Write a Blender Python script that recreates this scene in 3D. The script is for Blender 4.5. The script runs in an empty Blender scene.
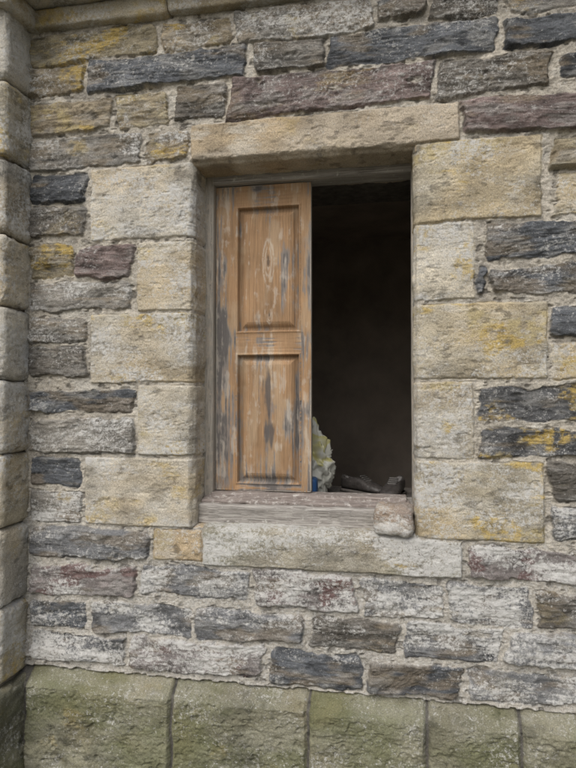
import bpy, math, numpy as np
from mathutils import Matrix, Vector
rng=np.random.RandomState(7)
S=bpy.context.scene
# ------------------------------------------------------------ camera
F=597.0; D=2.0; CZ=1.6
YAW=math.radians(10.5); PITCH=math.radians(1.3); ROLL=math.radians(0.0)
M=Matrix.Rotation(YAW,4,'Z')@Matrix.Rotation(math.pi/2+PITCH,4,'X')@Matrix.Rotation(ROLL,4,'Z')
M3=M.to_3x3()
def sv(px,py,Y=0.0):
    """survey: photo measurement -> (X,Z) in metres on the vertical plane at depth Y"""
    d=M3@Vector((px-288,384-py,-F)); t=(Y+D)/d.y
    return d.x*t, CZ+d.z*t
cd=bpy.data.cameras.new("camera"); cam=bpy.data.objects.new("camera",cd); S.collection.objects.link(cam)
cd.sensor_fit='VERTICAL'; cd.sensor_height=36; cd.lens=36*F/768; cd.clip_end=500; cd.clip_start=0.05
cam.matrix_world=Matrix.Translation((0,-D,CZ))@M
S.camera=cam
# ------------------------------------------------------------ noise
TAB=[np.random.RandomState(s).rand(256,256)*2-1 for s in range(8)]
def vn(x,y,s=0):
    T=TAB[s%8]; xi=np.floor(x).astype(np.int64); yi=np.floor(y).astype(np.int64)
    fx=x-xi; fy=y-yi; fx=fx*fx*fx*(fx*(fx*6-15)+10); fy=fy*fy*fy*(fy*(fy*6-15)+10)
    a=T[xi&255,yi&255]; b=T[(xi+1)&255,yi&255]; c=T[xi&255,(yi+1)&255]; d=T[(xi+1)&255,(yi+1)&255]
    return (a*(1-fx)+b*fx)*(1-fy)+(c*(1-fx)+d*fx)*fy
def fbm(x,y,o=4,s=0,g=0.5):
    r=0;a=1.0;t=0
    for i in range(o):
        ca,sa=math.cos(.5*i),math.sin(.5*i)
        r=r+a*vn(x*ca-y*sa*.25+17.3*i+s*5.1,y*1.0+x*sa*.05+9.7*i+s*3.3,s+i); t+=a; a*=g; x=x*2.03; y=y*2.03
    return r/t*1.5
def ss(a,b,x):
    t=np.clip((x-a)/(b-a),0,1); return t*t*(3-2*t)
def mix(c,d,m):
    return c*(1-m[:,None])+np.asarray(d)*m[:,None]
# ------------------------------------------------------------ materials
def newmat(n):
    m=bpy.data.materials.new(n); m.use_nodes=True; nt=m.node_tree
    return m,nt,nt.nodes['Principled BSDF']
def N(nt,t,**k):
    n=nt.nodes.new(t)
    for a,b in k.items():
        if a in n.inputs: n.inputs[a].default_value=b
        else: setattr(n,a,b)
    return n
def mixc(nt,bl='MIX'):
    n=nt.nodes.new('ShaderNodeMix'); n.data_type='RGBA'; n.blend_type=bl; return n
def ramp(nt,a,b,ca=(0,0,0,1),cb=(1,1,1,1)):
    r=nt.nodes.new('ShaderNodeValToRGB'); e=r.color_ramp.elements
    e[0].position=a;e[1].position=b;e[0].color=ca;e[1].color=cb; return r
def masonry_mat():
    m,nt,p=newmat('masonry'); L=nt.links.new
    g=N(nt,'ShaderNodeNewGeometry')
    col=N(nt,'ShaderNodeAttribute',attribute_name='Col'); mk=N(nt,'ShaderNodeAttribute',attribute_name='Mask')
    sep=N(nt,'ShaderNodeSeparateColor'); L(mk.outputs['Color'],sep.inputs[0])
    n1=N(nt,'ShaderNodeTexNoise',Scale=260.0,Detail=5.0,Roughness=0.7); L(g.outputs['Position'],n1.inputs['Vector'])
    r1=ramp(nt,0.3,0.72,(0.60,0.595,0.59,1),(1.40,1.40,1.40,1)); L(n1.outputs[0],r1.inputs[0])
    mu=mixc(nt,'MULTIPLY'); mu.inputs[0].default_value=1; L(col.outputs['Color'],mu.inputs[6]); L(r1.outputs[0],mu.inputs[7])
    mp=N(nt,'ShaderNodeMapping'); mp.inputs['Scale'].default_value=(38,38,260); L(g.outputs['Position'],mp.inputs[0])
    n2=N(nt,'ShaderNodeTexNoise',Scale=1.0,Detail=5.0,Roughness=0.65,Distortion=0.6); L(mp.outputs[0],n2.inputs['Vector'])
    r2=ramp(nt,0.33,0.7,(0.66,0.66,0.66,1),(1.36,1.34,1.30,1)); L(n2.outputs[0],r2.inputs[0])
    mu2=mixc(nt,'MULTIPLY'); L(sep.outputs[1],mu2.inputs[0]); L(mu.outputs[2],mu2.inputs[6]); L(r2.outputs[0],mu2.inputs[7])
    n3=N(nt,'ShaderNodeTexNoise',Scale=85.0,Detail=7.0,Roughness=0.85); L(g.outputs['Position'],n3.inputs['Vector'])
    th=N(nt,'ShaderNodeMath',operation='MULTIPLY_ADD'); L(sep.outputs[0],th.inputs[0]); th.inputs[1].default_value=0.26; L(n3.outputs[0],th.inputs[2])
    r3=ramp(nt,0.60,0.69,(0,0,0,1),(.88,.88,.88,1)); L(th.outputs[0],r3.inputs[0])
    mx=mixc(nt); L(r3.outputs[0],mx.inputs[0]); L(mu2.outputs[2],mx.inputs[6]); mx.inputs[7].default_value=(0.58,0.57,0.54,1)
    n4=N(nt,'ShaderNodeTexNoise',Scale=95.0,Detail=5.0,Roughness=0.8); L(g.outputs['Position'],n4.inputs['Vector'])
    r4=ramp(nt,0.31,0.41,(0.45,0.43,0.41,1),(1,1,1,1)); L(n4.outputs[0],r4.inputs[0])
    mu4=mixc(nt,'MULTIPLY'); mu4.inputs[0].default_value=0.85; L(mx.outputs[2],mu4.inputs[6]); L(r4.outputs[0],mu4.inputs[7])
    L(mu4.outputs[2],p.inputs['Base Color']); p.inputs['Roughness'].default_value=0.9
    p.inputs['Specular IOR Level'].default_value=0.25
    b1=N(nt,'ShaderNodeBump',Strength=0.8,Distance=0.003); L(n1.outputs[0],b1.inputs['Height'])
    sm=N(nt,'ShaderNodeMath',operation='MULTIPLY'); L(n2.outputs[0],sm.inputs[0]); L(sep.outputs[1],sm.inputs[1])
    b2=N(nt,'ShaderNodeBump',Strength=0.6,Distance=0.004); L(sm.outputs[0],b2.inputs['Height']); L(b1.outputs[0],b2.inputs['Normal'])
    b3=N(nt,'ShaderNodeBump',Strength=0.8,Distance=0.006); L(n4.outputs[0],b3.inputs['Height']); L(b2.outputs[0],b3.inputs['Normal'])
    L(b3.outputs[0],p.inputs['Normal'])
    return m
MAS=masonry_mat()
def wood_attr_mat():
    m,nt,p=newmat('painted_wood'); L=nt.links.new
    g=N(nt,'ShaderNodeNewGeometry'); col=N(nt,'ShaderNodeAttribute',attribute_name='Col')
    mp=N(nt,'ShaderNodeMapping'); mp.inputs['Scale'].default_value=(420,420,14); L(g.outputs['Position'],mp.inputs[0])
    n=N(nt,'ShaderNodeTexNoise',Scale=1.0,Detail=6.0,Roughness=0.7); L(mp.outputs[0],n.inputs['Vector'])
    r=ramp(nt,0.3,0.7,(0.76,0.76,0.76,1),(1.2,1.2,1.2,1)); L(n.outputs[0],r.inputs[0])
    mu=mixc(nt,'MULTIPLY'); mu.inputs[0].default_value=1; L(col.outputs['Color'],mu.inputs[6]); L(r.outputs[0],mu.inputs[7])
    L(mu.outputs[2],p.inputs['Base Color']); p.inputs['Roughness'].default_value=0.8; p.inputs['Specular IOR Level'].default_value=0.3
    b=N(nt,'ShaderNodeBump',Strength=0.5,Distance=0.002); L(n.outputs[0],b.inputs['Height']); L(b.outputs[0],p.inputs['Normal'])
    return m
WATT=wood_attr_mat()
def weathered(name,scale,ca,cb,cc,lo=.5,hi=.6):
    m,nt,p=newmat(name); L=nt.links.new
    g=N(nt,'ShaderNodeNewGeometry')
    mp=N(nt,'ShaderNodeMapping'); mp.inputs['Scale'].default_value=scale; L(g.outputs['Position'],mp.inputs[0])
    n=N(nt,'ShaderNodeTexNoise',Scale=1.0,Detail=7.0,Roughness=0.7,Distortion=0.4); L(mp.outputs[0],n.inputs['Vector'])
    r=ramp(nt,0.32,0.68,ca,cb); L(n.outputs[0],r.inputs[0])
    n2=N(nt,'ShaderNodeTexNoise',Scale=45.0,Detail=6.0,Roughness=0.75); L(g.outputs['Position'],n2.inputs['Vector'])
    r2=ramp(nt,lo,hi); L(n2.outputs[0],r2.inputs[0])
    mx=mixc(nt); L(r2.outputs[0],mx.inputs[0]); L(r.outputs[0],mx.inputs[6]); mx.inputs[7].default_value=cc
    L(mx.outputs[2],p.inputs['Base Color']); p.inputs['Roughness'].default_value=0.85
    b=N(nt,'ShaderNodeBump',Strength=0.9,Distance=0.004); L(n.outputs[0],b.inputs['Height']); L(b.outputs[0],p.inputs['Normal'])
    return m
WV=weathered('weathered_wood_vertical',(160,160,9),(0.17,0.155,0.13,1),(0.44,0.40,0.34,1),(0.36,0.31,0.25,1))
WH=weathered('weathered_wood_horizontal',(7,190,190),(0.13,0.115,0.10,1),(0.50,0.47,0.43,1),(0.50,0.48,0.44,1),.58,.68)
WD=weathered('dark_old_wood_horizontal',(9,150,150),(0.13,0.105,0.09,1),(0.36,0.31,0.28,1),(0.52,0.49,0.45,1),.52,.66)
def plain(name,c,rough=0.7,sc=20,var=0.3,bump=0.3,spec=0.4):
    m,nt,p=newmat(name); L=nt.links.new
    g=N(nt,'ShaderNodeNewGeometry'); n=N(nt,'ShaderNodeTexNoise',Scale=float(sc),Detail=6.0,Roughness=0.65); L(g.outputs['Position'],n.inputs['Vector'])
    r=ramp(nt,0.3,0.7,tuple(x*(1-var) for x in c)+(1,),tuple(min(1,x*(1+var)) for x in c)+(1,)); L(n.outputs[0],r.inputs[0])
    L(r.outputs[0],p.inputs['Base Color']); p.inputs['Roughness'].default_value=rough; p.inputs['Specular IOR Level'].default_value=spec
    b=N(nt,'ShaderNodeBump',Strength=bump,Distance=0.01); L(n.outputs[0],b.inputs['Height']); L(b.outputs[0],p.inputs['Normal'])
    return m
# ------------------------------------------------------------ mesh helpers
def mesh_np(name,co,quads,mat,parent=None,col=None,mask=None,smooth=True):
    me=bpy.data.meshes.new(name); nv=len(co); nf=len(quads)
    me.vertices.add(nv); me.vertices.foreach_set('co',np.ascontiguousarray(co,dtype=np.float32).ravel())
    me.loops.add(nf*4); me.polygons.add(nf)
    me.loops.foreach_set('vertex_index',quads.astype(np.int32).ravel())
    me.polygons.foreach_set('loop_start',np.arange(0,nf*4,4,dtype=np.int32))
    me.polygons.foreach_set('loop_total',np.full(nf,4,dtype=np.int32))
    me.polygons.foreach_set('use_smooth',np.full(nf,smooth,dtype=bool))
    me.update(calc_edges=True); me.validate()
    for nm,a in (('Col',col),('Mask',mask)):
        if a is not None:
            at=me.color_attributes.new(nm,'FLOAT_COLOR','POINT')
            b=np.ones((nv,4),dtype=np.float32); b[:,:a.shape[1]]=a; at.data.foreach_set('color',b.ravel())
    me.materials.append(mat)
    o=bpy.data.objects.new(name,me); S.collection.objects.link(o)
    if parent: o.parent=parent
    return o
def gridq(nr,nc,off=0,flip=False):
    i=np.arange(nr-1)[:,None]*nc+np.arange(nc-1)[None,:]; i=i.ravel()+off
    q=np.stack([i,i+1,i+nc+1,i+nc],1)
    return q[:,::-1] if flip else q
def empty(n,loc=(0,0,0)):
    e=bpy.data.objects.new(n,None); e.location=loc; S.collection.objects.link(e); return e
WALL=empty('stone_wall')
# ------------------------------------------------------------ stone types
TY={ # base, slate, yellow, white, lift
'S':((.105,.112,.122),.9,.04,.20,.006),'K':((.15,.138,.12),.9,.14,.22,.007),'G':((.225,.212,.188),.6,.30,.34,.006),
'B':((.29,.245,.175),.6,.48,.3,.006),'P':((.185,.145,.135),.8,.14,.2,.007),'Y':((.27,.235,.16),.6,.9,.25,.006),
'W':((.165,.168,.172),.7,.1,.46,.005),'R':((.19,.17,.162),.6,.05,.42,.005),'T':((.12,.122,.125),.9,.76,.2,.006),
'D':((.50,.45,.355),0,.44,.38,.006),'E':((.50,.445,.335),0,.80,.3,.006),'F':((.51,.465,.38),0,.34,.5,.006),
'O':((.46,.36,.23),0,.3,.3,.004),'Q':((.35,.32,.25),0,.42,.55,.012),'L':((.52,.445,.34),0,.14,.1,.008),
'N':((.22,.21,.145),0,.15,.16,0.0),'V':((.44,.39,.29),0,.68,.4,.006),'X':((.42,.39,.33),0,.16,.45,.006)}
def paint(t,U,V,seed):
    base,sl,ye,wh,_=TY[t]; n=len(U); o=seed*3.71
    r=np.random.RandomState(seed)
    c=np.tile(np.array(base)*(0.88+0.26*r.rand()),(n,1))
    u=U+o; big=fbm(u*5,V*7+o,4,1)
    if sl>0:
        amp=.6 if t in 'WRG' else 1.
        sf=r.uniform(.75,1.3); tl=r.uniform(-.14,.14); Vt=(V+(U-U.mean())*tl)*sf
        st=fbm(u*8,Vt*36+o,5,2,.6); c*=(1+0.30*st*amp+0.30*big)[:,None]
        blot=fbm(u*20,V*26+o,5,7,.65); c*=(1+.38*blot)[:,None]
        rust=ss(0.12,0.55,fbm(u*8,V*16+o,5,3,.65)+0.15*r.randn())
        c=mix(c,(.25,.20,.135),rust*0.5)
        pale=ss(0.1,0.5,fbm(u*12+4,Vt*24,5,4,.65)); c=mix(c,(.34,.335,.315),pale*0.36)
        terr=fbm(u*5,Vt*12+o,3,5)*4; te=np.floor(terr)+ss(0.7,1.0,terr-np.floor(terr))
        h=amp*(0.0030*te+0.0022*st)+0.006*big+0.005*blot+0.0018*fbm(u*60,V*80,3,6)
        h=h+(V-V.mean())*r.uniform(-.06,.06)+(U-U.mean())*r.uniform(-.02,.02)
    else:
        med=fbm(u*16,V*16+o,5,2,.6); c*=(1+0.14*big+0.20*med)[:,None]
        warm=ss(0.0,0.6,fbm(u*3.1,V*4.2+o,4,4)); c=mix(c,c*np.array((1.03,.93,.76)),warm*0.7)
        gr=ss(-.05,0.45,fbm(u*6+7,V*6+o,6,3,.72)); c=mix(c,c*np.array((.60,.62,.65)),gr*0.68)
        pale=ss(.0,.5,fbm(u*8+2,V*9+o,6,0,.74)); c=mix(c,(.60,.57,.50) if t!='N' else (.34,.33,.25),pale*(.5 if t!='Q' else .3))
        pit=ss(0.2,0.7,fbm(u*34,V*38+o,5,5,.65))
        h=0.0034*big+0.0022*med-0.0030*pit+0.0010*fbm(u*100,V*100,3,6,.65)
    low=ss(1.35,0.95,V); wd=wh+(0.10 if t!='N' else .05)*low
    patch=fbm(u*6+11,V*8+3,5,6,.65)
    wd=np.clip(wd*(1+1.6*patch),0,1)
    spk=fbm(u*50,V*56+o,6,7,0.8)
    w=ss(0.52-0.60*wd,0.80-0.60*wd,spk)*np.clip(wd*2.2,0,1)
    wc=np.where(fbm(u*20,V*20,2,0)[:,None]>0,np.array((.58,.57,.54)),np.array((.43,.43,.415)))
    k=.80 if sl>0 else .62
    c=c*(1-k*w[:,None])+wc*k*w[:,None]
    yl=fbm(u*7+31,V*8+o,6,3,0.68)
    y=ss(0.46-0.5*ye,0.76-0.5*ye,yl)*ss(-0.3,0.3,fbm(u*40,V*40,5,1,.75)+0.10)*min(1,ye*2)
    yc=np.where(fbm(u*11,V*11,2,2)[:,None]>0.0,np.array((.50,.36,.10)),np.array((.45,.37,.19)))
    c=c*(1-0.74*y[:,None])+yc*0.74*y[:,None]
    dk=ss(0.3,0.65,fbm(u*24+9,V*28+o,6,6,.72)); c*=(1-0.42*dk)[:,None]
    if t in 'NQ':
        moss=ss(-0.3,0.4,fbm(u*4,V*4,6,2,.65)); c=mix(c,(.145,.155,.07) if t=='N' else (.25,.25,.15),moss*(.55 if t=='N' else .35))
    if t=='N':
        topz=ss(ZP-.10,ZP-.03,V); c=mix(c,(.36,.34,.27),topz*.35*ss(-.3,.3,patch+.1))
        h=h*2.2+.004*fbm(u*9,V*9,4,4)
    if t=='R':
        red=ss(0.36,0.48,fbm(u*12,V*16+3,4,4)); c=mix(c,(.15,.08,.074),red*0.65)
    m=np.stack([wd*0.8,np.full(n,sl*0.85*(.7 if t in 'WR' else 1)),y],1)
    return np.clip(c,0.01,0.8),m,h
# ------------------------------------------------------------ opening
XL=sv(192,350)[0]; XR=sv(416,350)[0]; ZT=sv(300,154)[1]; ZB=sv(300,533)[1]
X28=sv(29,380)[0]; ZP=sv(288,687)[1]; ZC=sv(288,3)[1]
PP=0.075
stones=[]
def st(x0,x1,y0,y1,t,flag='',edge=False):
    xc=(x0+x1)/2; yc=(y0+y1)/2
    a=sv(x0,yc)[0]; b=sv(x1,yc)[0]; z1=sv(xc,y0)[1]; z0=sv(xc,y1)[1]
    if edge: b=0.785
    stones.append(dict(x0=a,x1=b,z0=z0,z1=z1,t=t,f=flag,seed=len(stones)+1))
E=True
L=[# top courses
(22,158,30,62,'Y'),(161,231,19,50,'B'),(234,372,4,40,'G'),(376,426,0,22,'S'),(429,501,-9,20,'K'),(506,580,-18,10,'G',E),
(22,86,67,97,'B'),(88,246,53,87,'S'),(253,326,41,72,'K'),(328,498,25,61,'S'),(504,580,14,47,'S',E),
(24,112,102,134,'B'),(116,168,94,128,'Y'),(173,227,84,119,'K'),(229,433,69,112,'P'),(438,552,56,94,'K'),(561,580,53,78,'S',E),
(30,142,137,167,'G'),(145,189,130,162,'B'),(461,580,95,134,'P',E),
(28,88,173,204,'S'),(28,86,207,237,'K'),(28,75,244,278,'Y'),(77,133,245,278,'P'),(28,131,281,312,'G'),
(28,88,316,343,'G'),(28,88,346,377,'K'),(28,136,389,414,'S'),(28,136,418,453,'G'),(30,82,457,487,'S'),(30,82,490,523,'G'),(30,151,527,560,'W'),
# right
(549,580,136,170,'Y',E),(553,580,174,216,'E',E),(484,580,221,257,'S',E),(478,487,263,298,'S'),(490,580,264,296,'S',E),
(550,580,306,338,'S',E),(550,580,343,380,'E',E),(478,580,385,422,'T',E),(478,580,428,458,'T',E),(548,580,463,500,'K',E),(548,580,506,541,'W',E),
(467,580,548,581,'R',E),
# under sill
(30,136,564,597,'R'),(140,250,567,599,'W'),(253,358,572,610,'R'),(362,443,580,618,'W'),(446,533,584,626,'W'),(537,580,592,630,'K',E),
(30,88,600,627,'S'),(91,192,603,635,'W'),(195,304,611,643,'W'),(308,401,617,651,'K'),(405,502,623,661,'W'),(506,580,633,669,'W',E),
(30,126,632,662,'W'),(129,265,640,673,'R'),(268,362,652,688,'S'),(366,462,662,697,'S'),(466,580,671,705,'W',E)]
for s in L: st(*s[:5],edge=len(s)>5)
st(190.5,460.5,113,152.5,'L','lin')
for a in [(90,240,165,240,'F'),(136,240,240.8,312,'D'),(90,240,312.8,384,'D'),(137,240,384.8,456,'D'),(84,240,456.8,527,'F'),(153,203,529,562,'O')]:
    if a[1]==240:
        x0,x1,y0,y1,t=a; xc=(x0+192)/2
        stones.append(dict(x0=sv(x0,(y0+y1)/2)[0],x1=XL+0.1,z0=sv(xc,y1)[1],z1=sv(xc,y0)[1],t=t,f='d',seed=len(stones)+1))
    else: st(*a,'d')
for a in [(380,543,138,221,'E'),(380,476,222,301,'D'),(380,549,302,380,'E'),(380,475,381,460,'D'),(380,545,461,542,'V')]:
    x0,x1,y0,y1,t=a; xc=(416+x1)/2
    stones.append(dict(x0=XR-0.1,x1=sv(x1,(y0+y1)/2)[0],z0=sv(xc,y1)[1],z1=sv(xc,y0)[1],t=t,f='d',seed=len(stones)+1))
stones.append(dict(x0=sv(202,550)[0],x1=sv(463,560)[0],z0=sv(300,571)[1],z1=ZB,t='Q',f='sil',seed=len(stones)+1))
# plinth
pj=[35,168,307,428,523,640,760]
for i,(a,b) in enumerate(zip(pj[:-1],pj[1:])):
    xa=X28+.026 if i==0 else sv(a,720,-PP)[0]+.003
    stones.append(dict(x0=xa,x1=sv(b,720,-PP)[0]-.003,z0=0.02,z1=ZP,t='N',f='pl',seed=len(stones)+1))
def fill(xa,xb,za,zb):
    z=za; r=rng
    while z<zb-0.05:
        h=r.uniform(.085,.135); h=min(h,zb-z); x=xa
        while x<xb-0.02:
            w=r.uniform(.18,.5)
            if xb-x-w<0.12: w=xb-x
            stones.append(dict(x0=x,x1=x+w-.01,z0=z,z1=z+h-.012,t=r.choice(list('SKGBPYWGK')),f='',seed=len(stones)+1)); x+=w
        z+=h
XE=0.79; XFAR=3.4
fill(XE,XFAR,ZP,ZC)
x=sv(760,720,-PP)[0]
while x<XFAR:
    stones.append(dict(x0=x,x1=x+.42,z0=.02,z1=ZP,t='N',f='pl',seed=len(stones)+1)); x+=.426
def ev(X,Z):
    X=X.ravel(); Z=Z.ravel(); n=len(X)
    wx=0.009*fbm(X*12,Z*12,4,1)+0.005*fbm(X*50,Z*50,4,2,.65); wz=0.009*fbm(X*9+5,Z*12,4,3)+0.0045*fbm(X*50,Z*55,4,4,.65)
    best=np.full(n,-1.0); h=np.zeros(n); col=np.zeros((n,3)); mask=np.zeros((n,3)); dressed=np.zeros(n)
    for s in stones:
        sel=np.nonzero((X>s['x0']-.02)&(X<s['x1']+.02)&(Z>s['z0']-.02)&(Z<s['z1']+.02))[0]
        if len(sel)==0: continue
        r=np.random.RandomState(s['seed']+50)
        x=X[sel]; z=Z[sel]; dr=s['f']!=''
        k=0.36 if dr else 1.0
        cx=(s['x0']+s['x1'])/2; cz=(s['z0']+s['z1'])/2; hw=(s['x1']-s['x0'])/2; hh=(s['z1']-s['z0'])/2
        xx=x+wx[sel]*k-cx; zz=z+wz[sel]*k-cz
        if not dr:
            xx=xx+r.uniform(-.22,.22)*zz; zz=zz+r.uniform(-.018,.018)*xx
            hh=hh*(1+r.uniform(-.10,.04)*xx/hw); hh=hh-r.uniform(-.001,.003); hw-=r.uniform(-.001,.003)
        else: hw-=.0010; hh-=.0010
        dx=hw-np.abs(xx); dz=hh-np.abs(zz)
        inx=(x>XL-.004)&(x<XR+.004)
        if s['f']=='lin': dz=np.where(inx&(zz<0),0.05,dz)
        if s['f']=='sil': dz=np.where(inx&(zz>0),0.05,dz)
        if s['f']=='pl': dz=np.where(zz<0,.1,dz)
        rr=0.009 if dr else r.uniform(.007,.024)
        q=np.hypot(np.maximum(rr-dx,0),np.maximum(rr-dz,0))
        d=np.minimum(np.minimum(dx,dz),rr-q)
        up=d>best[sel]; sel=sel[up]; d=d[up]
        if len(sel)==0: continue
        ins=d>-0.004
        best[sel]=d
        sel=sel[ins]; d=d[ins]
        if len(sel)==0: continue
        c,m,hs=paint(s['t'],X[sel],Z[sel],s['seed'])
        lift=TY[s['t']][4]+(0 if dr else r.uniform(-.003,.009))
        e=(.009 if dr else r.uniform(.006,.012))
        if s['f']=='pl': e=.024
        if s['f'] in('lin',): lift+=0.004
        sm=ss(-.002,e,d)
        if s['f']=='pl':
            h[sel]=(lift+hs)-0.032*(1-sm)
        else:
            h[sel]=(lift+hs)*sm-0.007*(1-sm)
        col[sel]=c; mask[sel]=m; dressed[sel]=1.0 if dr else 0.0
    dr=dressed>0.5
    t=np.where(dr,0.0005+0.0045*fbm(X*20,Z*20,5,5,.6),0.0006+0.0085*fbm(X*10+3,Z*13,5,5,.65))
    pl=Z<ZP-.004
    t=np.where(pl,-.001,t)
    mm=1-ss(0,0.0035,best-t)
    mb=fbm(X*9,Z*9,4,2); mf=fbm(X*70,Z*70,4,3,.7)
    mc=np.tile(np.array((.47,.43,.36)),(n,1))*(1+0.18*mb+0.26*mf)[:,None]
    mc=mix(mc,(.25,.232,.20),ss(.0,.5,fbm(X*14,Z*14,6,6,.7))*.6)
    mc=mix(mc,(.58,.555,.495),ss(.15,.6,fbm(X*12+4,Z*12,6,7,.7))*.5)
    lowg=ss(1.4,.9,Z); mc=mix(mc,(.43,.415,.38),lowg*.4)
    cav=ss(.38,.62,fbm(X*32,Z*40,4,1,.6)); mc*=(1-.45*cav)[:,None]
    mh=np.where(dr,-.001,-.0025)+0.004*fbm(X*18,Z*18,4,4)+0.0035*mf-.005*cav
    mc=np.where(pl[:,None],mc*0.28,mc); mh=np.where(pl,-.035,mh)
    col=col*(1-mm[:,None])+mc*mm[:,None]; h=h*(1-mm)+mh*mm
    mask[:,0]=mask[:,0]*(1-mm)+(.15+.2*lowg)*mm*(~pl); mask[:,1]*=(1-mm)
    return h,col,mask
def prof(Z):
    t=np.clip((ZP-Z)/0.055,0,1); return PP*t*(Z<=ZP)
def seg(*pts_step):
    out=[]
    pts=pts_step[:-1]; stp=pts_step[-1]
    for a,b in zip(pts[:-1],pts[1:]):
        n=max(2,int(round((b-a)/stp))); out.append(np.linspace(a,b,n,endpoint=False))
    out.append([pts[-1]]); return np.concatenate(out)
def arris(X,Z,h):
    dx=np.maximum(np.maximum(XL-X,X-XR),0); dz=np.maximum(np.maximum(ZB-Z,Z-ZT),0)
    da=np.hypot(dx,dz); w=0.013+0.012*fbm(X*18,Z*18,4,2)
    return h-0.013*np.clip(1-da/np.maximum(w,.003),0,1)**2
STEP=0.0025
def sheet(name,xs,zs,hole):
    XX,ZZ=np.meshgrid(xs,zs); h,c,m=ev(XX,ZZ); X=XX.ravel(); Z=ZZ.ravel()
    if hole: h=arris(X,Z,h)
    Y=-(h+prof(Z))
    q=gridq(len(zs),len(xs))
    if hole:
        cx=X[q].mean(1); cz=Z[q].mean(1); q=q[~((cx>XL)&(cx<XR)&(cz>ZB)&(cz<ZT))]
    mesh_np(name,np.stack([X,Y,Z],1),q,MAS,WALL,c,m)
xs=seg(X28-.02,XL,XR,XE+.02,STEP); zs=seg(0.32,ZP,ZB,ZT,ZC+.02,STEP)
sheet('rubble_masonry',xs,zs,True)
sheet('rubble_masonry_beyond',seg(XE+.02,XFAR,.009),seg(0.0,ZP,ZC+.02,.009),False)
sheet('plinth_base',seg(X28-.02,XE+.02,.01),seg(0.0,.32,.01),False)
RD=0.30
zz=zs[(zs>=ZB-1e-6)&(zs<=ZT+1e-6)]; xx=xs[(xs>=XL-1e-6)&(xs<=XR+1e-6)]
def reveal(name,kind):
    nk=70
    line=zz if kind in('l','r') else xx
    n=len(line); A,K=np.meshgrid(line,np.linspace(0,1,nk)); A=A.ravel();K=K.ravel()
    if kind in 'lr':
        ex=XL if kind=='l' else XR
        hf,_,_=ev(np.full(n,ex),line); yf=-arris(np.full(n,ex),line,hf)
    else:
        ez=ZT if kind=='t' else ZB
        hf,_,_=ev(line,np.full(n,ez)); yf=-arris(line,np.full(n,ez),hf)
    yf=np.tile(yf,nk); Y=yf+(RD-yf)*K; dd=Y-yf
    if kind=='l': U=XL-.008-dd*.8; V=A
    if kind=='r': U=XR+.008+dd*.55; V=A
    if kind=='t': U=A; V=ZT+.008+dd*.4
    if kind=='b': U=A; V=ZB-.008-dd*.3
    h,c,m=ev(U,V); ru=0.003*fbm(A*30,Y*30,4,3)*ss(0,.01,dd)+0.5*h*ss(0,.02,dd)
    rd=0.004*ss(0,.012,dd)
    if kind=='l': co=np.stack([XL+ru+rd,Y,A],1)
    if kind=='r': co=np.stack([XR-ru-rd,Y,A],1)
    if kind=='t': co=np.stack([A,Y,ZT-ru-rd],1)
    if kind=='b': co=np.stack([A,Y,ZB+ru*.6+rd+0.13*np.minimum(dd,.2)],1)
    mesh_np(name,co,gridq(nk,n),MAS,WALL,c,m)
for k,nm in (('l','jamb_reveal_left'),('r','jamb_reveal_right'),('t','lintel_soffit'),('b','sill_weathering')): reveal(nm,k)
# ------------------------------------------------------------ displaced rounded boxes
def rbox(name,b,r,step,amp,mat,parent=None,t=None,seed=1,freq=8.,rot=None):
    x0,x1,y0,y1,z0,z1=b; lo=np.array([x0,y0,z0]);hi=np.array([x1,y1,z1]); sz=hi-lo
    P=[];Q=[];off=0
    for ax in range(3):
        a,c=[(1,2),(2,0),(0,1)][ax]
        na=max(3,int(sz[a]/step)+1); nc=max(3,int(sz[c]/step)+1)
        for side in(0,1):
            A,C=np.meshgrid(np.linspace(lo[a],hi[a],na),np.linspace(lo[c],hi[c],nc))
            p=np.zeros((A.size,3)); p[:,a]=A.ravel();p[:,c]=C.ravel();p[:,ax]=hi[ax] if side else lo[ax]
            P.append(p);Q.append(gridq(nc,na,off,flip=(side==0)));off+=len(p)
    P=np.concatenate(P);Q=np.concatenate(Q)
    key=np.round(P*20000).astype(np.int64); _,idx,inv=np.unique(key,axis=0,return_index=True,return_inverse=True)
    P=P[idx]; Q=inv.ravel()[Q]
    core=np.clip(P,lo+r,hi-r); d=P-core; l=np.linalg.norm(d,axis=1,keepdims=True); nrm=d/np.maximum(l,1e-9)
    P=core+nrm*r
    o=seed*2.37
    U=P[:,0]+P[:,1]; V=P[:,2]
    nz=fbm(P[:,0]*freq+o,P[:,1]*freq+P[:,2]*freq*.3,4,1)+fbm(P[:,1]*freq-o,P[:,2]*freq,4,2)+fbm(P[:,2]*freq,P[:,0]*freq+o,4,3)
    col=msk=None; hs=0
    if t: col,msk,hs=paint(t,U,V,seed)
    P=P+nrm*(amp*nz+hs)[:,None] if t else P+nrm*(amp*nz)[:,None]
    if rot is not None:
        c0=(lo+hi)/2; R=np.array(rot.to_3x3()); P=(P-c0)@R.T+c0
    return mesh_np(name,P,Q,mat,parent,col,msk)
PIL=empty('stone_pilaster')
ys=[25,98,171,243,311,381,451,522,597,671]; pz=[sv(29,y)[1] for y in ys]
PJ=0.15
for i in range(len(pz)-1):
    rbox('pilaster_block_%d'%i,(X28-.62,X28,-PJ,.10,pz[i+1]+.002,pz[i]-.002),.024,.004,.003,MAS,PIL,['X','V','X','D','X'][i%5],200+i)
rbox('pilaster_core',(X28-.60,X28-.028,-PJ+.02,.09,0.1,ZC+.1),.004,.05,0,plain('joint_mortar',(.2,.17,.13)),PIL)
zpl=pz[-1]
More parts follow.
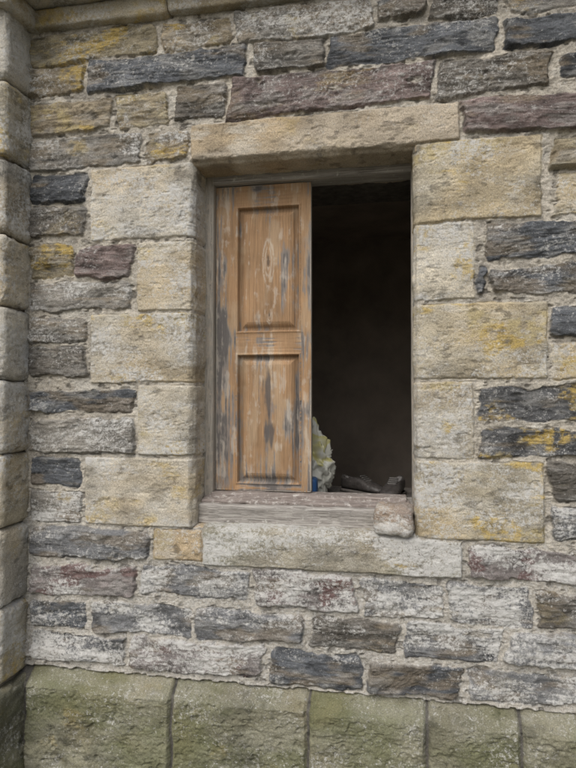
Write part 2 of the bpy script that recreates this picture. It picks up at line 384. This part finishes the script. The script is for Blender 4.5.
rbox('pilaster_plinth',(X28-.62,X28+.022,-PJ-.06,.10,0,zpl-.002),.03,.008,.002,MAS,PIL,'N',231)
fill(X28-3.,X28-.6,0,ZC)
sheet('rubble_masonry_left',seg(X28-3.,X28-.6,.012),seg(0.0,ZP,ZC+.02,.012),False)
COR=empty('stone_cornice')
for i,(a,b) in enumerate([(-4.2,-3.1),(-3.1,-2.),(X28-.02,-.80),(-.80,.05),(.05,.9),(.9,1.8),(1.8,3.4)]):
    rbox('cornice_fillet_%d'%i,(a+.002,b-.002,-.035,.1,ZC,ZC+.07),.008,.01,.0015,MAS,COR,'V',240+i)
    rbox('cornice_ledge_%d'%i,(a+.002,b-.002,-.13,.1,ZC+.072,ZC+.22),.012,.012,.002,MAS,COR,'D',250+i)
rbox('cornice_break_fillet',(X28-.64,X28+.03,-PJ-.035,.1,ZC+.001,ZC+.069),.008,.01,.0015,MAS,COR,'V',260)
rbox('cornice_break_ledge',(X28-.7,X28+.12,-PJ-.13,.1,ZC+.073,ZC+.221),.012,.012,.002,MAS,COR,'D',261)
rbox('pilaster_cap',(X28-.62,X28,-PJ,.10,pz[0]+.002,ZC),.012,.008,.0015,MAS,PIL,'D',262)
stones[:]=[]; fill(X28-3,XFAR,ZC+.22,ZC+1.6)
sheet('rubble_masonry_upper',seg(X28-3,XFAR,.014),seg(ZC+.2,ZC+1.6,.014),False)
# ------------------------------------------------------------ window frame
FR=empty('window_frame'); FY=.125
shx0,_=sv(216,330,FY+.03); shx1,_=sv(311,330,FY+.03); _,shz1=sv(263,185,FY+.03); _,shz0=sv(263,491,FY+.03)
rbox('frame_stile_left',(XL-.01,shx0-.002,FY,FY+.09,ZB,ZT),.003,.008,.0008,WV,FR)
gx,_=sv(411.5,330,FY)
rbox('frame_stile_right',(gx,XR+.01,FY,FY+.09,ZB,ZT),.003,.008,.0008,WV,FR)
rbox('frame_head',(XL-.01,XR+.01,FY+.002,FY+.092,shz1+.004,ZT),.003,.008,.0008,WH,FR)
_,sz1=sv(300,501,FY-.03); 
rot=Matrix.Rotation(math.radians(6),4,'X')
rbox('timber_sill',(XL+.004,XR-.006,FY-.078,FY+.11,ZB+.016,sz1-.004),.008,.0035,.0034,WH,FR,freq=16,rot=rot)
rbox('sill_rail',(XL+.035,XR-.03,FY-.012,FY+.075,sz1-.02,shz0-.003),.005,.004,.0018,WD,FR,freq=16)
rbox('sill_packing',(XL+.012,XR-.02,FY-.06,FY+.02,sz1-.012,sz1+.0045),.004,.0035,.0028,WD,FR,freq=20,seed=5,rot=rot)
# ------------------------------------------------------------ panelled shutter
SH=empty('wooden_window_shutter'); SY=FY+.03
xs2=seg(shx0,shx1,.0013); zs2=seg(shz0,shz1,.002); X2,Z2=np.meshgrid(xs2,zs2); X2=X2.ravel();Z2=Z2.ravel()
def rect(px0,px1,py0,py1):
    a,_=sv(px0,330,SY); b,_=sv(px1,330,SY); _,z1=sv((px0+px1)/2,py0,SY); _,z0=sv((px0+px1)/2,py1,SY); return a,b,z0,z1
h2=np.zeros(len(X2)); inp=np.zeros(len(X2))
rects=[rect(236,301,205,333),rect(236,301,353,485)]
for a,b,z0,z1 in rects:
    d=np.minimum(np.minimum(X2-a,b-X2),np.minimum(Z2-z0,z1-Z2))
    hp=.004*np.exp(-((d-.005)/.004)**2)*(d>-.004)-.015*ss(.006,.012,d)+.012*ss(.017,.040,d)+.0015*ss(.040,.0415,d)
    h2+=np.where(d>-.004,hp,0); inp+=ss(0,.01,d)
def band(v,c,w): return np.exp(-((v-c)/w)**2)
A0,B0=rects[0][0],rects[0][1]
stile=(X2<A0-.001)|(X2>B0+.001)
for xj in(A0-.0055,B0+.0055):
    rail=((Z2>rects[0][3])|(Z2<rects[1][2])|((Z2<rects[0][2])&(Z2>rects[1][3])))
    h2-=.0025*band(X2,xj,.0012)*rail
W=shx1-shx0; pc=(A0+B0)/2
knots=[]
for (kx,kz,kw,kh) in [(pc,sv(263,262,SY)[1],.022,.085),(pc+.004,sv(263,315,SY)[1],.012,.035),(pc+.002,sv(263,393,SY)[1],.022,.095),(pc+.009,sv(263,432,SY)[1],.022,.06)]:
    dx=(X2-kx)/kw; dz=(Z2-kz)/kh; e=np.exp(-(dx**2+dz**2)*1.4); knots.append((e,kx,kz,dx,dz))
cath=np.sqrt((X2-pc)**2+(0.085*(Z2-rects[1][2]+.1))**2*0.2+1e-6)+.0035*fbm(X2*9,Z2*2.5,4,4)
straight=X2+0.004*fbm(X2*8,Z2*2.2,4,2)
rail=(~stile)&(inp<.3)
coord=np.where(inp>.3,cath,np.where(rail,Z2+.004*fbm(X2*4,Z2*9,3,2),straight))
for k in knots: coord=coord+.016*k[0]
g=0.5+0.5*np.sin(coord*2*math.pi/.0085+2.5*fbm(X2*16,Z2*3,3,5))
streak=np.where(rail,fbm(X2*8,Z2*190,4,6),fbm(X2*190,Z2*5,4,6))
blot=fbm(X2*14,Z2*5,5,1,.6)
c2=np.tile(np.array((.315,.195,.105)),(len(X2),1))*(1+.14*streak+.24*blot)[:,None]
c2=mix(c2,(.22,.13,.07),ss(.45,.95,g)*np.clip(inp,0,1)*.34*ss(-.5,.3,blot))
c2=mix(c2,(.39,.295,.195),ss(-.2,.5,fbm(X2*25,Z2*6,5,3,.6))*.5)
u=(X2-shx0)/W; v=(Z2-shz0)/(shz1-shz0)
fine=np.where(rail,fbm(X2*12,Z2*150,3,4),fbm(X2*150,Z2*8,3,4))
grey=fbm(X2*20,Z2*3.6,6,2,.68)+.45*fine
bias=-.40+.80*ss(.24,.02,u)*ss(1.05,.35,v)+.40*ss(.14,0,v)+.34*band(v,.49,.035)+.4*ss(.93,1,u)+.25*ss(.92,1,v)+.14*ss(.6,.2,v)+.22*ss(-.004,-.012,h2)
gm=ss(-.12,.38,grey+bias); c2=mix(c2,(.195,.19,.185),gm*.78)
dkm=ss(.12,.5,grey+bias-.20); c2=mix(c2,(.08,.076,.075),dkm*.7)
lt=ss(.2,.7,fbm(X2*60+3,Z2*9,5,7,.72)+.25*ss(.3,0,u)-.1*fine); c2=mix(c2,(.50,.45,.38),lt*.45)
for i,(e,kx,kz,dx,dz) in enumerate(knots):
    n=fbm(X2*70,Z2*22,4,3,.65); rad=np.sqrt(dx**2+dz**2)+.16*n
    if i<2:
        for rc in (.28,.62,.98):
            c2=mix(c2,(.50,.44,.36),band(rad,rc,.11)*.6*ss(-.4,.3,n+.1))
        c2=mix(c2,(.09,.07,.055),band(rad,0.,.2)*.85)
    else:
        k=ss(1.05,.45,rad+.4*fbm(X2*120,Z2*10,3,5)); c2=mix(c2,(.085,.078,.075),k*.85)
        h2-=.0008*k
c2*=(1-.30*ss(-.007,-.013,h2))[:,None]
h2+=-.0006*g*np.clip(inp,0,1)+.0005*streak-.0009*gm
mesh_np('shutter_face',np.stack([X2,SY-h2-.0001,Z2],1),gridq(len(zs2),len(xs2)),WATT,SH,np.clip(c2,.01,.8))
rbox('shutter_board',(shx0,shx1,SY+.0175,SY+.036,shz0,shz1),.002,.02,.0,WV,SH)
for nm,b in (('edge_right',(shx1-.004,shx1+.0005,SY+.0005,SY+.03,shz0+.001,shz1-.001)),('edge_left',(shx0-.0005,shx0+.004,SY+.0005,SY+.03,shz0+.001,shz1-.001)),('edge_bottom',(shx0+.001,shx1-.001,SY+.0005,SY+.03,shz0-.0005,shz0+.004)),('edge_top',(shx0+.001,shx1-.001,SY+.0005,SY+.03,shz1-.004,shz1+.0005))):
    rbox(nm,b,.0008,.01,0,WV,SH)
# ------------------------------------------------------------ stone on the sill
rx0,_=sv(375,519,-.01); rx1,_=sv(414,519,-.01); 
ROT=Matrix.Rotation(math.radians(3),4,'Y')@Matrix.Rotation(math.radians(-8),4,'Z')
_,rz0=sv(394,537,-.02); _,rz1=sv(394,505,-.0)
TY['Z']=((.30,.25,.215),0,.04,.42,0)
rbox('loose_stone',(rx0,rx1,-.03,.075,rz0,rz1),.026,.003,.004,MAS,None,'Z',305,freq=22,rot=ROT)
# ------------------------------------------------------------ interior
ROOM=empty('interior_room')
mp=plain('old_plaster',(.44,.38,.32),.9,3,.3,.4); mfl=plain('dusty_floor',(.34,.30,.26),.9,6,.4,.4)
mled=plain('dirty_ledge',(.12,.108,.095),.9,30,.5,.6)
def quadm(name,pts,mat,parent):
    return mesh_np(name,np.array(pts,dtype=float),np.array([[0,1,2,3]]),mat,parent,smooth=False)
x0,x1,y0,y1,z0,z1=-1.3,.55,.62,2.2,.9,2.7
quadm('back_wall',[(x0,y1,z0),(x1,y1,z0),(x1,y1,z1),(x0,y1,z1)],mp,ROOM)
quadm('side_wall_left',[(x0,y0,z0),(x0,y1,z0),(x0,y1,z1),(x0,y0,z1)],mp,ROOM)
quadm('side_wall_right',[(x1,y0,z0),(x1,y1,z0),(x1,y1,z1),(x1,y0,z1)],mp,ROOM)
quadm('floor',[(x0,y0,z0),(x1,y0,z0),(x1,y1,z0),(x0,y1,z0)],mfl,ROOM)
quadm('ceiling',[(x0,y0,z1),(x1,y0,z1),(x1,y1,z1),(x0,y1,z1)],mp,ROOM)
LZ=shz0-.045; a,b,ct=XL-.06,XR+.10,ZT+.02
for i,p in enumerate([[(x0,y0,z0),(a,y0,z0),(a,y0,z1),(x0,y0,z1)],[(b,y0,z0),(x1,y0,z0),(x1,y0,z1),(b,y0,z1)],[(a,y0,z0),(b,y0,z0),(b,y0,LZ),(a,y0,LZ)],[(a,y0,ct),(b,y0,ct),(b,y0,z1),(a,y0,z1)]]):
    quadm('inner_wall_%d'%i,p,mp,ROOM)
q0=FY+.08
quadm('splay_left',[(XL-.02,q0,ZB-.05),(a,y0,ZB-.05),(a,y0,ct),(XL-.02,q0,ct)],mp,ROOM)
quadm('splay_right',[(XR+.02,q0,ZB-.05),(b,y0,ZB-.05),(b,y0,ct),(XR+.02,q0,ct)],mp,ROOM)
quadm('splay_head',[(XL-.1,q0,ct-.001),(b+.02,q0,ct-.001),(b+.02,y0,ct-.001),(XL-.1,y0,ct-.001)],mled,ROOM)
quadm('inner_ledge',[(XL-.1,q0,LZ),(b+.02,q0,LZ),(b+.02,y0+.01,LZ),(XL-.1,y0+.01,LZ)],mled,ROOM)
def blob(name,c,sx,sy,sz,mat,amp,fr,seed,pinch=0.,parent=None):
    n=110;m=170; th,ph=np.meshgrid(np.linspace(0,2*math.pi,m),np.linspace(0,math.pi,n)); th=th.ravel();ph=ph.ravel()
    p=np.stack([np.sin(ph)*np.cos(th),np.sin(ph)*np.sin(th),np.cos(ph)],1)
    k=1-pinch*ss(.1,.95,p[:,2]); 
    cr=1-np.abs(fbm(p[:,0]*fr+seed,p[:,1]*fr+p[:,2]*fr,4,1)); cr2=1-np.abs(fbm(p[:,1]*fr*1.7,p[:,2]*fr*1.7+seed,4,2))
    r=1+amp*(cr+cr2*.7-1.2)+amp*.35*np.sin(th*7+p[:,2]*3)*ss(-.2,.9,p[:,2])
    r0=r.reshape(n,m); w_=ss(.85,1.,np.linspace(0,1,m))[None,:]; r=(r0*(1-w_)+r0[:,:1]*w_).ravel()
    P=np.stack([p[:,0]*k*r*sx,p[:,1]*k*r*sy,np.maximum(p[:,2]*r,-.8)*sz],1)+np.array(c)
    return mesh_np(name,P,gridq(n,m),mat,parent,smooth=True)
bx,bz=sv(309,455,.38)
mb,nt,p=newmat('plastic_bag_film'); LK=nt.links.new
g=N(nt,'ShaderNodeNewGeometry'); n=N(nt,'ShaderNodeTexNoise',Scale=8.0,Detail=1.5); LK(g.outputs['Position'],n.inputs['Vector'])
r=ramp(nt,.56,.59,(.52,.52,.46,1),(.44,.41,.16,1)); e=r.color_ramp.elements.new(.72); e.color=(.50,.50,.46,1)
LK(n.outputs[0],r.inputs[0]); LK(r.outputs[0],p.inputs['Base Color']); p.inputs['Roughness'].default_value=.4
_,bt=sv(318,424,.38); bh=(bt-LZ)/1.8
blob('plastic_bag',(bx,.38,LZ+bh*.8),.095,.07,bh,mb,.36,2.2,3,pinch=.35)
JC=empty('blue_water_can'); jb=plain('blue_plastic',(.03,.10,.26),.45,30,.15,.1)
jx,_=sv(312,480,.28)
rbox('can_body',(jx-.07,jx+.022,.235,.30,LZ+.001,LZ+.085),.014,.005,.0,jb,JC)
rbox('can_neck',(jx-.02,jx+.002,.255,.278,LZ+.082,LZ+.105),.008,.004,.0,jb,JC)
ml=plain('worn_black_leather',(.045,.04,.037),.42,60,.5,.5,.5); msol=plain('shoe_sole',(.10,.09,.08),.8,60,.3,.3); mlace=plain('lace_cord',(.07,.065,.06))
def shoe(x,y,ang,s=1.):
    B=empty('old_shoe')
    secs=[(-.142,.008,.024),(-.138,.022,.036),(-.125,.034,.046),(-.10,.042,.054),(-.07,.046,.060),(-.04,.043,.070),(-.01,.038,.084),(.02,.034,.090),(.05,.033,.086),(.08,.033,.084),(.11,.031,.088),(.128,.024,.090),(.136,.012,.084)]
    n=28; P=[]
    for (t,w,h) in secs:
        op=(0 if t<.02 or t>.125 else 1)
        for k in range(n):
            a=2*math.pi*k/n; ca,sa=math.cos(a),math.sin(a)
            zz_=.014+(h-.014)*.5*(1+math.copysign(abs(sa)**(.8),sa))
            if sa>.75 and op>0: zz_-=.05*(sa-.75)/.25
            P.append((w*math.copysign(abs(ca)**.75,ca)*(1-.25*max(0,sa)**2),t,zz_))
    P=np.array(P)*s; q=[]
    for i in range(len(secs)-1):
        for k in range(n): q.append((i*n+k,i*n+(k+1)%n,(i+1)*n+(k+1)%n,(i+1)*n+k))
    o=mesh_np('upper',P,np.array(q),ml,B); o.modifiers.new('s','SUBSURF').levels=2; o.modifiers['s'].render_levels=2
    nS=len(secs); Z0=[]
    for zc,gw in ((0,.95),(0,1.06),(.016,1.08),(.017,.9)):
        for (t,w,h) in secs: Z0.append((w*gw,t*1.02,zc))
        for (t,w,h) in reversed(secs): Z0.append((-w*gw,t*1.02,zc))
    Z0=np.array(Z0)*s; m=2*nS; q=[]
    for r_ in range(3):
        for k in range(m): q.append((r_*m+k,r_*m+(k+1)%m,(r_+1)*m+(k+1)%m,(r_+1)*m+k))
    mesh_np('sole',Z0,np.array(q),msol,B)
    for k in range(4):
        t=-.045+.014*k; h=.071+.0065*k
        rbox('lace_%d'%k,(-.022*s,.022*s,(t-.003)*s,(t+.003)*s,(h-.006)*s,(h+.002)*s),.0025*s,.004,0,mlace,B)
    B.matrix_world=Matrix.Translation((x,y,LZ+.001))@Matrix.Rotation(ang,4,'Z'); return B
b1,_=sv(362,488,.42); b2,_=sv(394,488,.36)
shoe(b1,.44,math.radians(52),.8); shoe(b2,.36,math.radians(-12),.85)
# ------------------------------------------------------------ ground
mg,nt,p=newmat('grass_ground'); LK=nt.links.new
g=N(nt,'ShaderNodeNewGeometry'); n=N(nt,'ShaderNodeTexNoise',Scale=6.0,Detail=8.0,Roughness=.75); LK(g.outputs['Position'],n.inputs['Vector'])
r=ramp(nt,.3,.7,(.06,.065,.035,1),(.22,.20,.16,1)); LK(n.outputs[0],r.inputs[0]); LK(r.outputs[0],p.inputs['Base Color']); p.inputs['Roughness'].default_value=.95
b=N(nt,'ShaderNodeBump',Strength=1.,Distance=.03); LK(n.outputs[0],b.inputs['Height']); LK(b.outputs[0],p.inputs['Normal'])
quadm('ground',[(-150,-150,0.004),(150,-150,0.004),(150,150,0.004),(-150,150,0.004)],mg,None)
# ------------------------------------------------------------ light
w=bpy.data.worlds.new("World"); S.world=w; w.use_nodes=True; nt=w.node_tree
el=math.radians(46); az=math.radians(196)
sky=nt.nodes.new('ShaderNodeTexSky'); sky.sky_type='NISHITA'; sky.sun_disc=False; sky.sun_elevation=el; sky.sun_rotation=az; sky.dust_density=4; sky.air_density=1.
hs=nt.nodes.new('ShaderNodeHueSaturation'); hs.inputs['Saturation'].default_value=.5
nt.links.new(sky.outputs[0],hs.inputs['Color']); nt.links.new(hs.outputs[0],nt.nodes['Background'].inputs[0]); nt.nodes['Background'].inputs[1].default_value=.15
sd=bpy.data.lights.new('sun','SUN'); sd.energy=1.5; sd.angle=math.radians(45); sd.color=(1,.99,.97)
so=bpy.data.objects.new('sun',sd); S.collection.objects.link(so)
v=Vector((math.sin(az)*math.cos(el),math.cos(az)*math.cos(el),math.sin(el)))
so.rotation_euler=v.to_track_quat('Z','Y').to_euler()
S.view_settings.view_transform='Standard'; S.view_settings.look='None'; S.view_settings.exposure=0
